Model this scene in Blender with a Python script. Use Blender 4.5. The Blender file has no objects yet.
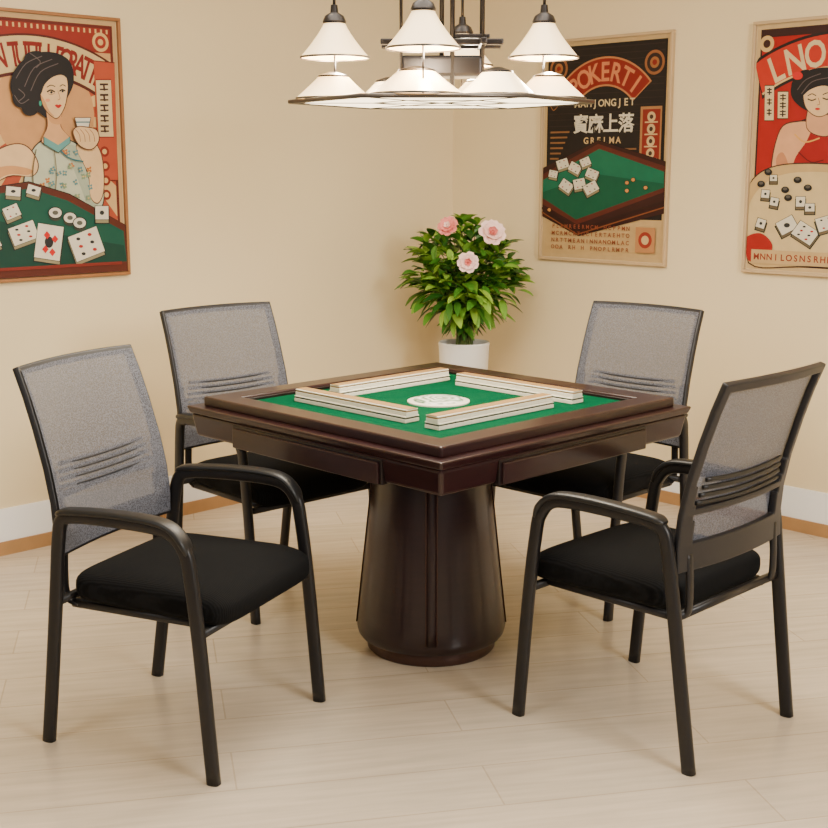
import bpy, bmesh, math, random
from mathutils import Vector, Matrix
random.seed(7)
COL=bpy.context.scene.collection

# ------------------------------------------------------------------ helpers
def s2l(c):
    c=c/255.0
    return c/12.92 if c<=0.04045 else ((c+0.055)/1.055)**2.4
def rgb(r,g,b): return (s2l(r),s2l(g),s2l(b),1)

def new_mat(name,color,rough=0.5,metal=0.0,spec=0.5,noise=0.0,nscale=30,bump=0.0,bscale=200,coat=0.0,emit=None,estr=0.0):
    m=bpy.data.materials.new(name); m.use_nodes=True
    nt=m.node_tree; b=nt.nodes['Principled BSDF']
    b.inputs['Base Color'].default_value=color
    b.inputs['Roughness'].default_value=rough
    b.inputs['Metallic'].default_value=metal
    b.inputs['Specular IOR Level'].default_value=spec
    b.inputs['Coat Weight'].default_value=coat
    b.inputs['Coat Roughness'].default_value=0.15
    tc=nt.nodes.new('ShaderNodeTexCoord')
    if noise>0:
        n=nt.nodes.new('ShaderNodeTexNoise'); n.inputs['Scale'].default_value=nscale
        nt.links.new(tc.outputs['Object'],n.inputs['Vector'])
        mx=nt.nodes.new('ShaderNodeMix'); mx.data_type='RGBA'
        mx.inputs[6].default_value=tuple(c*(1-noise) for c in color[:3])+(1,)
        mx.inputs[7].default_value=tuple(min(1,c*(1+noise)) for c in color[:3])+(1,)
        nt.links.new(n.outputs['Fac'],mx.inputs[0]); nt.links.new(mx.outputs[2],b.inputs['Base Color'])
    if bump>0:
        n2=nt.nodes.new('ShaderNodeTexNoise'); n2.inputs['Scale'].default_value=bscale
        nt.links.new(tc.outputs['Object'],n2.inputs['Vector'])
        bp=nt.nodes.new('ShaderNodeBump'); bp.inputs['Strength'].default_value=bump; bp.inputs['Distance'].default_value=0.002
        nt.links.new(n2.outputs['Fac'],bp.inputs['Height']); nt.links.new(bp.outputs['Normal'],b.inputs['Normal'])
    if emit:
        b.inputs['Emission Color'].default_value=emit; b.inputs['Emission Strength'].default_value=estr
    return m

def empty(name,loc=(0,0,0),rotz=0):
    o=bpy.data.objects.new(name,None); COL.objects.link(o)
    o.location=loc; o.rotation_euler=(0,0,rotz); o.empty_display_size=0.1
    return o
def obj_from(name,verts,faces,mats,parent=None,smooth=False,midx=None):
    me=bpy.data.meshes.new(name); me.from_pydata([tuple(v) for v in verts],[],faces); me.update()
    if not isinstance(mats,(list,tuple)): mats=[mats]
    for m in mats: me.materials.append(m)
    if midx:
        for p,i in zip(me.polygons,midx): p.material_index=i
    if smooth:
        for p in me.polygons: p.use_smooth=True
    o=bpy.data.objects.new(name,me); COL.objects.link(o)
    if parent: o.parent=parent
    return o
def bev(o,w,seg=3):
    m=o.modifiers.new('bevel','BEVEL'); m.width=w; m.segments=seg; m.limit_method='ANGLE'; m.angle_limit=math.radians(35)
    return o
def box(name,c,s,mat,parent=None,bevel=0.0,rotz=0,seg=3):
    x,y,z=[k/2 for k in s]
    V=[(-x,-y,-z),(x,-y,-z),(x,y,-z),(-x,y,-z),(-x,-y,z),(x,-y,z),(x,y,z),(-x,y,z)]
    Fc=[(0,3,2,1),(4,5,6,7),(0,1,5,4),(1,2,6,5),(2,3,7,6),(3,0,4,7)]
    o=obj_from(name,V,Fc,mat,parent); o.location=c; o.rotation_euler=(0,0,rotz)
    if bevel>0: bev(o,bevel,seg)
    return o
def catmull(pts,n=8,closed=False):
    P=[Vector(p) for p in pts]; out=[]
    N=len(P); rng=N if closed else N-1
    for i in range(rng):
        if closed: p0,p1,p2,p3=P[(i-1)%N],P[i],P[(i+1)%N],P[(i+2)%N]
        else: p0,p1,p2,p3=P[max(i-1,0)],P[i],P[i+1],P[min(i+2,N-1)]
        for k in range(n):
            t=k/n
            out.append(0.5*((2*p1)+(p2-p0)*t+(2*p0-5*p1+4*p2-p3)*t*t+(3*p1-p0-3*p2+p3)*t**3))
    if not closed: out.append(P[-1])
    return out
def sweep(name,pts,w,h,mat,parent=None,side=None,smooth=6,n=12,power=2.0,closed=False,wf=None):
    """Tube along a path. side: fixed lateral axis; w along it, h across."""
    P=catmull(pts,smooth,closed) if smooth>1 else [Vector(p) for p in pts]
    V=[];Fc=[];N=len(P)
    prev=None
    for i,p in enumerate(P):
        a=P[(i-1)%N] if closed or i>0 else P[i]
        b=P[(i+1)%N] if closed or i<N-1 else P[i]
        t=(b-a).normalized()
        if side is not None: s=Vector(side)
        else:
            s=prev if prev else (Vector((1,0,0)) if abs(t.x)<0.8 else Vector((0,1,0)))
        s=(s-t*s.dot(t)).normalized(); prev=s
        q=t.cross(s)
        k=1 if wf is None else wf(i/(N-1))
        for j in range(n):
            an=2*math.pi*j/n; ca,sa=math.cos(an),math.sin(an)
            x=math.copysign(abs(ca)**(2/power),ca)*w/2*k; y=math.copysign(abs(sa)**(2/power),sa)*h/2*k
            V.append(p+s*x+q*y)
    M=N if closed else N-1
    for i in range(M):
        for j in range(n):
            a=i*n+j;b=i*n+(j+1)%n;c=((i+1)%N)*n+(j+1)%n;d=((i+1)%N)*n+j
            Fc.append((a,b,c,d))
    if not closed:
        Fc.append(tuple(reversed(range(n)))); Fc.append(tuple(range((N-1)*n,N*n)))
    return obj_from(name,V,Fc,mat,parent,smooth=True)
def lathe(name,prof,mat,parent=None,loc=(0,0,0),n=48,smooth=True,cap=True,sq=None,rot=0):
    V=[];Fc=[]
    for r,z in prof:
        for j in range(n):
            a=2*math.pi*j/n+rot; ca,sa=math.cos(a),math.sin(a)
            if sq:
                k=(abs(ca)**sq+abs(sa)**sq)**(-1/sq)
            else: k=1
            V.append((r*k*ca,r*k*sa,z))
    for i in range(len(prof)-1):
        for j in range(n):
            Fc.append((i*n+j,i*n+(j+1)%n,(i+1)*n+(j+1)%n,(i+1)*n+j))
    if cap:
        Fc.append(tuple(reversed(range(n)))); Fc.append(tuple(range((len(prof)-1)*n,len(prof)*n)))
    o=obj_from(name,V,Fc,mat,parent,smooth=smooth); o.location=loc
    if smooth:
        m=o.modifiers.new('es','EDGE_SPLIT'); m.split_angle=math.radians(40)
    return o

# ------------------------------------------------------------------ frame of the room
ang=math.radians(45.6)
u=Vector((math.sin(ang),math.cos(ang),0)); v=Vector((-u.y,u.x,0)); Z=Vector((0,0,1))
K=Vector((0.2,2.8,0))
TC=Vector((0.077,0.07,0))
ROT=math.atan2(u.y,u.x)

# ------------------------------------------------------------------ materials
M_wall=new_mat('wall_paint',rgb(229,209,168),rough=0.85,spec=0.2,noise=0.02,nscale=3,bump=0.15,bscale=250)
M_ceil=new_mat('ceiling_paint',rgb(240,231,214),rough=0.9,spec=0.1,bump=0.1)
M_base=new_mat('baseboard_white',rgb(246,245,243),rough=0.45)
M_strip=new_mat('skirting_oak',rgb(172,130,84),rough=0.5,noise=0.15,nscale=12)

def floor_mat():
    m=bpy.data.materials.new('floor_planks'); m.use_nodes=True
    nt=m.node_tree; b=nt.nodes['Principled BSDF']
    tc=nt.nodes.new('ShaderNodeTexCoord'); mp=nt.nodes.new('ShaderNodeMapping')
    mp.inputs['Rotation'].default_value=(0,0,math.radians(-12))
    nt.links.new(tc.outputs['Object'],mp.inputs['Vector'])
    br=nt.nodes.new('ShaderNodeTexBrick')
    br.inputs['Color1'].default_value=rgb(213,198,176); br.inputs['Color2'].default_value=rgb(206,190,167)
    br.inputs['Mortar'].default_value=rgb(190,172,148)
    br.inputs['Scale'].default_value=1.0; br.inputs['Mortar Size'].default_value=0.0025
    br.inputs['Mortar Smooth'].default_value=0.3
    br.inputs['Brick Width'].default_value=1.25; br.inputs['Row Height'].default_value=0.21
    nt.links.new(mp.outputs['Vector'],br.inputs['Vector'])
    mpr=nt.nodes.new('ShaderNodeMapping'); mpr.inputs['Scale'].default_value=(1.2,14,1)
    nt.links.new(mp.outputs['Vector'],mpr.inputs['Vector'])
    no=nt.nodes.new('ShaderNodeTexNoise'); no.inputs['Scale'].default_value=2.5; no.inputs['Detail'].default_value=6
    nt.links.new(mpr.outputs['Vector'],no.inputs['Vector'])
    no3=nt.nodes.new('ShaderNodeTexNoise'); no3.inputs['Scale'].default_value=1.7; no3.inputs['Detail'].default_value=4
    nt.links.new(tc.outputs['Object'],no3.inputs['Vector'])
    rp=nt.nodes.new('ShaderNodeMapRange'); rp.inputs[1].default_value=0.3; rp.inputs[2].default_value=0.7; rp.inputs[3].default_value=0.87; rp.inputs[4].default_value=1.06
    nt.links.new(no.outputs['Fac'],rp.inputs[0])
    rp3=nt.nodes.new('ShaderNodeMapRange'); rp3.inputs[1].default_value=0.3; rp3.inputs[2].default_value=0.7; rp3.inputs[3].default_value=0.89; rp3.inputs[4].default_value=1.05
    nt.links.new(no3.outputs['Fac'],rp3.inputs[0])
    mm=nt.nodes.new('ShaderNodeMath'); mm.operation='MULTIPLY'
    nt.links.new(rp.outputs[0],mm.inputs[0]); nt.links.new(rp3.outputs[0],mm.inputs[1])
    vm=nt.nodes.new('ShaderNodeVectorMath'); vm.operation='SCALE'
    nt.links.new(br.outputs['Color'],vm.inputs[0]); nt.links.new(mm.outputs[0],vm.inputs['Scale'])
    nt.links.new(vm.outputs[0],b.inputs['Base Color'])
    b.inputs['Roughness'].default_value=0.25; b.inputs['Specular IOR Level'].default_value=0.5
    bp=nt.nodes.new('ShaderNodeBump'); bp.inputs['Strength'].default_value=0.1; bp.inputs['Distance'].default_value=0.002
    nt.links.new(br.outputs['Fac'],bp.inputs['Height']); bp.invert=True
    nt.links.new(bp.outputs['Normal'],b.inputs['Normal'])
    return m
M_floor=floor_mat()

def wood_mat(name,c1,c2,rough=0.3,coat=0.3):
    m=bpy.data.materials.new(name); m.use_nodes=True
    nt=m.node_tree; b=nt.nodes['Principled BSDF']
    tc=nt.nodes.new('ShaderNodeTexCoord'); mp=nt.nodes.new('ShaderNodeMapping'); mp.inputs['Scale'].default_value=(3,3,25)
    nt.links.new(tc.outputs['Object'],mp.inputs['Vector'])
    no=nt.nodes.new('ShaderNodeTexNoise'); no.inputs['Scale'].default_value=3; no.inputs['Detail'].default_value=6; no.inputs['Distortion'].default_value=0.6
    nt.links.new(mp.outputs['Vector'],no.inputs['Vector'])
    mx=nt.nodes.new('ShaderNodeMix'); mx.data_type='RGBA'; mx.inputs[6].default_value=c1; mx.inputs[7].default_value=c2
    nt.links.new(no.outputs['Fac'],mx.inputs[0]); nt.links.new(mx.outputs[2],b.inputs['Base Color'])
    b.inputs['Roughness'].default_value=rough; b.inputs['Coat Weight'].default_value=coat; b.inputs['Coat Roughness'].default_value=0.12
    b.inputs['Specular IOR Level'].default_value=0.4
    return m
M_mahog=wood_mat('mahogany',rgb(30,12,14),rgb(45,20,22),0.28,0.15)
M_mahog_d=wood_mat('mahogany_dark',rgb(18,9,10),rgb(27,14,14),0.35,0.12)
M_mahog_p=wood_mat('mahogany_pedestal',rgb(28,14,15),rgb(43,23,24),0.30,0.25)
M_groove=new_mat('groove_bronze',rgb(74,50,42),rough=0.35,metal=0.4)
M_felt=new_mat('green_felt',rgb(0,72,45),rough=0.95,spec=0.05,noise=0.25,nscale=60,bump=0.3,bscale=900)
M_tilew=new_mat('tile_ivory',rgb(230,222,202),rough=0.3)
M_tileb=new_mat('tile_bamboo_back',rgb(158,122,74),rough=0.4,noise=0.12,nscale=40)
M_tileg=new_mat('tile_dark_line',rgb(52,44,32),rough=0.4)

M_frame=new_mat('chair_tube_metal',rgb(24,22,23),rough=0.40,metal=0.2,noise=0.05,nscale=50)
M_plast=new_mat('chair_black_plastic',rgb(15,15,16),rough=0.42,bump=0.1,bscale=400)
M_rear=new_mat('chair_back_plastic',rgb(24,23,26),rough=0.42)
M_rib=new_mat('lumbar_rib_fabric',rgb(44,44,48),rough=0.7)
def seat_mat():
    m=new_mat('seat_fabric',rgb(12,12,13),rough=0.95,spec=0.12)
    nt=m.node_tree; b=nt.nodes['Principled BSDF']; tc=nt.nodes['Texture Coordinate']
    w=nt.nodes.new('ShaderNodeTexWave'); w.inputs['Scale'].default_value=55; w.inputs['Distortion'].default_value=3; w.bands_direction='X'
    nt.links.new(tc.outputs['Object'],w.inputs['Vector'])
    mx=nt.nodes.new('ShaderNodeMix'); mx.data_type='RGBA'; mx.inputs[6].default_value=rgb(9,9,9); mx.inputs[7].default_value=rgb(20,20,21)
    nt.links.new(w.outputs['Fac'],mx.inputs[0]); nt.links.new(mx.outputs[2],b.inputs['Base Color'])
    bp=nt.nodes.new('ShaderNodeBump'); bp.inputs['Strength'].default_value=0.25; bp.inputs['Distance'].default_value=0.002
    nt.links.new(w.outputs['Fac'],bp.inputs['Height']); nt.links.new(bp.outputs['Normal'],b.inputs['Normal'])
    return m
M_seat=seat_mat()
def mesh_mat():
    m=bpy.data.materials.new('mesh_fabric'); m.use_nodes=True
    nt=m.node_tree; b=nt.nodes['Principled BSDF']; out=nt.nodes['Material Output']
    b.inputs['Roughness'].default_value=0.7
    tc=nt.nodes.new('ShaderNodeTexCoord')
    vo=nt.nodes.new('ShaderNodeTexVoronoi'); vo.inputs['Scale'].default_value=300
    nt.links.new(tc.outputs['Object'],vo.inputs['Vector'])
    rp=nt.nodes.new('ShaderNodeMapRange'); rp.inputs[1].default_value=0.2; rp.inputs[2].default_value=0.65; rp.inputs[3].default_value=0.0; rp.inputs[4].default_value=1.0
    nt.links.new(vo.outputs['Distance'],rp.inputs[0])
    cx=nt.nodes.new('ShaderNodeMath'); cx.operation='MULTIPLY_ADD'; cx.inputs[1].default_value=0.12; cx.inputs[2].default_value=0.78
    nt.links.new(rp.outputs[0],cx.inputs[0])
    mx=nt.nodes.new('ShaderNodeMix'); mx.data_type='RGBA'; mx.inputs[6].default_value=rgb(52,53,59); mx.inputs[7].default_value=rgb(99,100,109)
    nt.links.new(rp.outputs[0],mx.inputs[0]); nt.links.new(mx.outputs[2],b.inputs['Base Color'])
    tr=nt.nodes.new('ShaderNodeBsdfTransparent'); ms=nt.nodes.new('ShaderNodeMixShader')
    nt.links.new(cx.outputs[0],ms.inputs[0]); nt.links.new(tr.outputs[0],ms.inputs[1]); nt.links.new(b.outputs[0],ms.inputs[2])
    nt.links.new(ms.outputs[0],out.inputs['Surface'])
    return m
M_mesh=mesh_mat()
M_pot=new_mat('white_ceramic',rgb(240,238,234),rough=0.3)
M_soil=new_mat('soil',rgb(50,35,25),rough=0.95,noise=0.3,nscale=60)
def leaf_mat():
    m=new_mat('leaf_green',rgb(70,130,40),rough=0.42)
    nt=m.node_tree; b=nt.nodes['Principled BSDF']
    g=nt.nodes.new('ShaderNodeNewGeometry'); cr=nt.nodes.new('ShaderNodeValToRGB')
    e=cr.color_ramp.elements; e[0].color=rgb(30,78,22); e[1].color=rgb(150,186,62)
    k=cr.color_ramp.elements.new(0.5); k.color=rgb(72,128,36)
    nt.links.new(g.outputs['Random Per Island'],cr.inputs[0]); nt.links.new(cr.outputs[0],b.inputs['Base Color'])
    return m
M_leaf=leaf_mat()
M_stem=new_mat('stem',rgb(86,104,50),rough=0.6)
M_pink=new_mat('petal_pink',rgb(236,140,130),rough=0.6,noise=0.15,nscale=25)
M_pink2=new_mat('petal_pale',rgb(252,216,204),rough=0.6)
M_yel=new_mat('stamen',rgb(225,180,70),rough=0.6)
M_bronze=new_mat('lamp_bronze',rgb(40,35,33),rough=0.35,metal=0.6)
M_nickel=new_mat('lamp_rim',rgb(96,88,80),rough=0.3,metal=0.7)
M_shade=new_mat('shade_glass',rgb(240,214,170),rough=0.35,emit=(1,0.68,0.34,1),estr=1.2)
M_shade2=new_mat('lower_shade_glass',rgb(246,224,184),rough=0.3,emit=(1,0.73,0.40,1),estr=1.8)
M_glow=new_mat('diffuser_panel_glass',rgb(255,246,228),rough=0.5,emit=(1,0.80,0.52,1),estr=5.0)

# ------------------------------------------------------------------ room shell
L=7.0; HC=2.75
def slab(name,a,b,nrm,z0,z1,th,mat):
    # wall slab from a to b, room side faces nrm
    V=[a,b,b-nrm*th,a-nrm*th]
    vs=[Vector((q.x,q.y,z0)) for q in V]+[Vector((q.x,q.y,z1)) for q in V]
    o=obj_from(name,vs,[(0,3,2,1),(4,5,6,7),(0,1,5,4),(1,2,6,5),(2,3,7,6),(3,0,4,7)],mat)
    bm=bmesh.new(); bm.from_mesh(o.data); bmesh.ops.recalc_face_normals(bm,faces=bm.faces); bm.to_mesh(o.data); bm.free()
    return o
nL=-v; nR=-u
slab('wall_left',K-u*L,K+u*0.12,nL,0,HC,0.12,M_wall)
slab('wall_right',K,K-v*L,nR,0,HC,0.12,M_wall)
def quadslab(name,z0,z1,mat):
    P=[K+(u+v)*0.12,K-u*L+v*0.12,K-u*L-v*L,K-v*L+u*0.12]
    vs=[Vector((q.x,q.y,z0)) for q in P]+[Vector((q.x,q.y,z1)) for q in P]
    o=obj_from(name,vs,[(0,3,2,1),(4,5,6,7),(0,1,5,4),(1,2,6,5),(2,3,7,6),(3,0,4,7)],mat)
    bm=bmesh.new(); bm.from_mesh(o.data); bmesh.ops.recalc_face_normals(bm,faces=bm.faces); bm.to_mesh(o.data); bm.free()
quadslab('floor',-0.1,0,M_floor)
quadslab('ceiling',HC,HC+0.1,M_ceil)
slab('baseboard_left',K-u*L+nL*0.014,K+nL*0.014,nL,0.055,0.185,0.014,M_base)
slab('baseboard_right',K+nR*0.014,K-v*L+nR*0.014,nR,0.055,0.185,0.014,M_base)
slab('trim_1',K-u*L+nL*0.022,K+nL*0.022,nL,0,0.055,0.022,M_strip)
slab('trim_2',K+nR*0.022,K-v*L+nR*0.022,nR,0,0.055,0.022,M_strip)

# ------------------------------------------------------------------ posters
_matc={}
def ink(c):
    if c not in _matc:
        r,g,b=c; mu=(r+g+b)/3; k=1.2
        d=tuple(max(0,min(255,(mu+(x-mu)*k)*0.87)) for x in c)
        _matc[c]=new_mat('ink_%d_%d_%d'%c,rgb(*d),rough=0.6,spec=0.3,noise=0.12,nscale=22)
    return _matc[c]
_gl={}
def glyph(ch):
    if ch in _gl: return _gl[ch]
    cu=bpy.data.curves.new('g','FONT'); cu.body=ch; cu.align_x='CENTER'; cu.resolution_u=3; cu.offset=0.02
    o=bpy.data.objects.new('g',cu); COL.objects.link(o)
    bpy.context.view_layer.update()
    dg=bpy.context.evaluated_depsgraph_get()
    me=bpy.data.meshes.new_from_object(o.evaluated_get(dg))
    r=([tuple(q.co) for q in me.vertices],[tuple(p.vertices) for p in me.polygons])
    bpy.data.objects.remove(o); bpy.data.meshes.remove(me); bpy.data.curves.remove(cu)
    _gl[ch]=r; return r
class Art:
    W,H=0.735,1.02
    def __init__(s,f):
        s.V=[];s.F=[];s.I=[];s.mats=[];s.f=f;s.n=0
    def _m(s,c):
        m=ink(c)
        if m not in s.mats: s.mats.append(m)
        return s.mats.index(m)
    def _xy(s,c):  # canvas (180x250, y down) -> local metres
        return (c[0]/180*s.W, -c[1]/250*s.H)
    def polyc(s,pts,c):
        s.n+=1; z=0.008+0.00005*s.n; b=len(s.V)
        for q in pts:
            x,y=s._xy((min(176,max(4,q[0])),min(246,max(4,q[1])))); s.V.append((x,y,z))
        s.F.append(tuple(range(b,b+len(pts)))); s.I.append(s._m(c))
        # orientation
        A=0
        P=[s.V[b+i] for i in range(len(pts))]
        for i in range(len(P)): A+=P[i][0]*P[(i+1)%len(P)][1]-P[(i+1)%len(P)][0]*P[i][1]
        if A<0: s.F[-1]=tuple(reversed(s.F[-1]))
    def poly(s,pts,c,out=None,ow=1.0):
        P=[s.f(*q) for q in pts]
        if out is not None:
            cx=sum(p[0] for p in P)/len(P); cy=sum(p[1] for p in P)/len(P)
            Q=[]
            for p in P:
                d=math.hypot(p[0]-cx,p[1]-cy) or 1
                Q.append((p[0]+(p[0]-cx)/d*ow,p[1]+(p[1]-cy)/d*ow))
            s.polyc(Q,out)
        s.polyc(P,c)
    def blob(s,pts,c,out=None,ow=1.0):
        P=[(q.x,q.y) for q in catmull([(x,y,0) for x,y in pts],5,True)]
        s.poly(P,c,out,ow)
    def ell(s,x,y,rx,ry,c,out=None,rot=0,ow=1.0):
        P=[]
        for i in range(20):
            a=2*math.pi*i/20; ex,ey=rx*math.cos(a),ry*math.sin(a)
            P.append((x+ex*math.cos(rot)-ey*math.sin(rot),y+ex*math.sin(rot)+ey*math.cos(rot)))
        s.poly(P,c,out,ow)
    def line(s,pts,w,c,sm=True):
        P=[s.f(*q) for q in pts]
        if sm and len(P)>2: P=[(q.x,q.y) for q in catmull([(x,y,0) for x,y in P],4)]
        Lf=[];R=[]
        for i,p in enumerate(P):
            a=P[max(0,i-1)];b=P[min(len(P)-1,i+1)]
            dx,dy=b[0]-a[0],b[1]-a[1]; d=math.hypot(dx,dy) or 1
            Lf.append((p[0]-dy/d*w/2,p[1]+dx/d*w/2)); R.append((p[0]+dy/d*w/2,p[1]-dx/d*w/2))
        s.polyc(Lf+R[::-1],c)
    def tile(s,x,y,w,h,rot,c=(240,232,210),side=(150,140,110),mark=(40,40,40),nm=3,th=3.5):
        def q(ax,ay): return (x+ax*math.cos(rot)-ay*math.sin(rot),y+ax*math.sin(rot)+ay*math.cos(rot))
        P=[q(-w/2,-h/2),q(w/2,-h/2),q(w/2,h/2),q(-w/2,h/2)]
        s.poly([(a,b+th) for a,b in P],side,(20,30,25),1.4)
        s.poly(P,c,(30,30,25),0.8)
        for i in range(nm):
            for j in range(2 if nm>1 else 1):
                ax=(-0.2+0.4*j)*w if nm>1 else 0
                ay=(-0.3+0.6*(i/(max(1,nm-1))))*h if nm>1 else 0
                cx,cy=q(ax,ay); s.ell(cx,cy,w*0.07 if nm>1 else w*0.17,h*0.06 if nm>1 else h*0.17,mark if (i+j)%2==0 else (170,40,35))
    def ch(s,chars,cx,cy,size,c,rot=0,sx=1.0):
        """canvas-coordinate glyph"""
        V,Fc=glyph(chars); s.n+=1; z=0.008+0.00005*s.n; b=len(s.V)
        for q in V:
            gx=q[0]*size*sx; gy=(q[1]-0.35)*size
            X=cx+gx*math.cos(rot)+gy*math.sin(rot); Y=cy+gx*math.sin(rot)-gy*math.cos(rot)
            x,y=s._xy((X,Y)); s.V.append((x,y,z))
        for fc in Fc: s.F.append(tuple(b+i for i in fc)); s.I.append(s._m(c))
    def arc_text(s,txt,cx,cy,r,size,c,a0,a1,sx=1.0):
        n=len(txt)
        for i,t in enumerate(txt):
            if t==' ': continue
            a=math.radians(a0+(a1-a0)*(i/(n-1)))
            s.ch(t,cx+r*math.sin(a),cy-r*math.cos(a),size,c,a,sx)
    def ring(s,cx,cy,r0,r1,a0,a1,c):
        P=[];n=24
        for i in range(n+1):
            a=math.radians(a0+(a1-a0)*i/n); P.append((cx+r1*math.sin(a),cy-r1*math.cos(a)))
        for i in range(n,-1,-1):
            a=math.radians(a0+(a1-a0)*i/n); P.append((cx+r0*math.sin(a),cy-r0*math.cos(a)))
        s.polyc(P,c)
    def rectc(s,x0,y0,x1,y1,c): s.polyc([(x0,y0),(x1,y0),(x1,y1),(x0,y1)],c)
    def rays(s,cx,cy,x0,y0,x1,y1,n,c1,c2):
        for i in range(n):
            pts=[(cx,cy)]
            for k in range(5):
                a=2*math.pi*(i+k/4)/n; dx,dy=math.cos(a),math.sin(a)
                t=1e9
                if dx>1e-6:t=min(t,(x1-cx)/dx)
                if dx<-1e-6:t=min(t,(x0-cx)/dx)
                if dy>1e-6:t=min(t,(y1-cy)/dy)
                if dy<-1e-6:t=min(t,(y0-cy)/dy)
                pts.append((cx+dx*t,cy+dy*t))
            s.polyc(pts,c1 if i%2 else c2)
def quadmap(xl0,xl1,xr0,xr1,ya,yb,sa,sb,xref):
    def f(x,y):
        yt=ya+sa*(x-xref); yo=yb+sb*(x-xref); vv=(y-yt)/(yo-yt)
        xl=xl0+(xl1-xl0)*vv; xr=xr0+(xr1-xr0)*vv
        return ((x-xl)/(xr-xl)*180, vv*250)
    return f
def poster(name,origin,right,nrm,art,frame_mat):
    e=empty(name)
    R=Matrix((right,Z,nrm)).transposed().to_4x4(); R.translation=origin
    e.matrix_world=R
    W,H=Art.W,Art.H
    box('backing',(W/2,-H/2,0.0045),(W-0.01,H-0.01,0.007),ink((222,200,160)),e)
    t=0.013
    for nm,c,sz in (('frame_top',(W/2,-t/2,0.011),(W,t,0.022)),('frame_bottom',(W/2,-H+t/2,0.011),(W,t,0.022)),
                 ('frame_left',(t/2,-H/2,0.011),(t,H-2*t,0.022)),('frame_right',(W-t/2,-H/2,0.011),(t,H-2*t,0.022))):
        box(nm,c,sz,frame_mat,e,0.002)
    obj_from('print',art.V,art.F,art.mats,e,midx=art.I)
    return e
M_fr1=new_mat('frame_oak',rgb(150,98,52),rough=0.45,noise=0.15,nscale=20)
M_fr2=new_mat('frame_cream',rgb(190,162,122),rough=0.45)

DK=(26,22,24); SK=(238,202,156); SKD=(210,158,110)
# --- poster 1 (left wall) : lady + green table
a=Art(quadmap(-56,-48,118,126,17,283,0.092,-0.063,0))
a.rectc(4,4,176,246,(206,172,126)); a.rectc(8,8,172,242,(100,36,28)); a.rectc(11,11,169,239,(214,170,120))
a.rays(96,95,11,40,169,200,34,(176,84,58),(222,186,132))
a.ring(96,92,0.1,52,0,360,(208,158,110))
a.rectc(11,11,169,34,(140,46,34))
for i in range(26): a.rectc(12+i*6.1,12,14+i*6.1,16,(226,190,130))
a.ring(86,190,132,169,-31,31,(80,28,22)); a.ring(86,190,135,167,-30.5,30.5,(222,196,146))
a.arc_text('UNTWIN TUTTH FORATTE',86,190,151,31,(126,30,24),-27.5,27.5,0.60)
for (x,y) in ((22,24),(158,24)):
    a.ring(x,y,0.1,9,0,360,(226,190,130)); a.ring(x,y,0.1,6,0,360,(150,44,34)); a.ring(x,y,0.1,3,0,360,(226,190,130))
a.poly([(90,68),(112,70),(114,182),(94,182)],(178,84,58),(100,34,26),1.0)
a.poly([(92,86),(108,86),(110,140),(94,140)],(226,204,160),(130,40,30),1.2)
for i in range(5):
    a.poly([(96,89+i*10),(105,89+i*10),(105,91+i*10),(96,91+i*10)],(60,34,30)); a.poly([(99,89+i*10),(101,89+i*10),(102,96+i*10),(100,96+i*10)],(60,34,30)); a.poly([(96,94+i*10),(105,94+i*10),(105,95.5+i*10),(96,95.5+i*10)],(60,34,30))
for i in range(4): a.ring(157,128+i*14,0.1,5,0,360,(130,40,30)); a.ring(157,128+i*14,0.1,2.6,0,360,(226,190,130))
# dress / arms
a.blob([(28,150),(44,140),(58,142),(78,152),(92,168),(98,196),(90,214),(60,222),(20,214),(16,190),(20,168)],(204,208,182),(60,50,44),1.2)
a.blob([(60,150),(78,154),(90,172),(94,200),(84,212),(74,190)],(180,188,166))
a.blob([(-44,178),(-20,160),(4,148),(20,150),(30,166),(24,178),(0,178),(-30,196)],SK,(90,50,36),1.2)
a.blob([(-40,182),(-18,172),(4,168),(24,172),(20,177),(0,177),(-26,190)],SKD)
a.blob([(70,150),(84,142),(96,158),(98,190),(92,204),(84,198),(82,176)],SK,(90,50,36),1.2)
rn=random.Random(3)
for i in range(30):
    x=rn.uniform(26,84); y=rn.uniform(154,206)
    k=rn.choice(((104,146,150),(190,120,70),(140,160,130)))
    for j in range(4):
        an=j*1.57+rn.random(); a.ell(x+1.6*math.cos(an),y+1.6*math.sin(an),1.5,1.0,k,rot=an)
    a.ell(x,y,0.8,0.7,(230,190,120))
a.line([(46,146),(60,160),(76,164)],1.4,(60,110,120)); a.line([(28,152),(24,176),(26,204)],1.0,(90,80,64)); a.line([(46,152),(48,178),(44,206)],0.8,(120,110,90))
# hair back, neck, face (chin towards lower right, three-quarter view)
a.blob([(5,96),(7,80),(16,68),(26,62),(36,59),(50,60),(62,66),(67,76),(67,90),(60,104),(52,118),(40,122),(30,116),(16,114)],DK)
a.blob([(40,112),(54,114),(53,130),(62,142),(50,150),(34,145),(40,130)],(222,174,128),(90,50,36),0.8)
a.blob([(41,117),(54,121),(53,128),(43,126)],SKD)
a.blob([(33,94),(35,82),(46,77),(58,80),(61,90),(60,101),(57,112),(51,121),(46,121),(38,113)],SK,(70,40,30),0.9)
a.blob([(34,100),(38,106),(42,115),(47,120.5),(42,118),(36,110)],SKD)
a.blob([(29,100),(30,80),(42,70),(58,73),(63,86),(56,81),(46,83),(38,90),(34,99)],DK)
a.ell(14,102,8,10,DK); a.ell(23,113,8,7,DK); a.ell(30,66,12,8,DK)
for pts in ([(10,84),(20,70),(36,63)],[(18,92),(28,74),(46,66)],[(24,96),(34,78),(52,70)],[(8,100),(14,108),(22,104)],[(12,94),(18,100),(12,106)],[(24,60),(34,68),(30,74)]): a.line(pts,0.7,(104,92,90))
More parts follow.
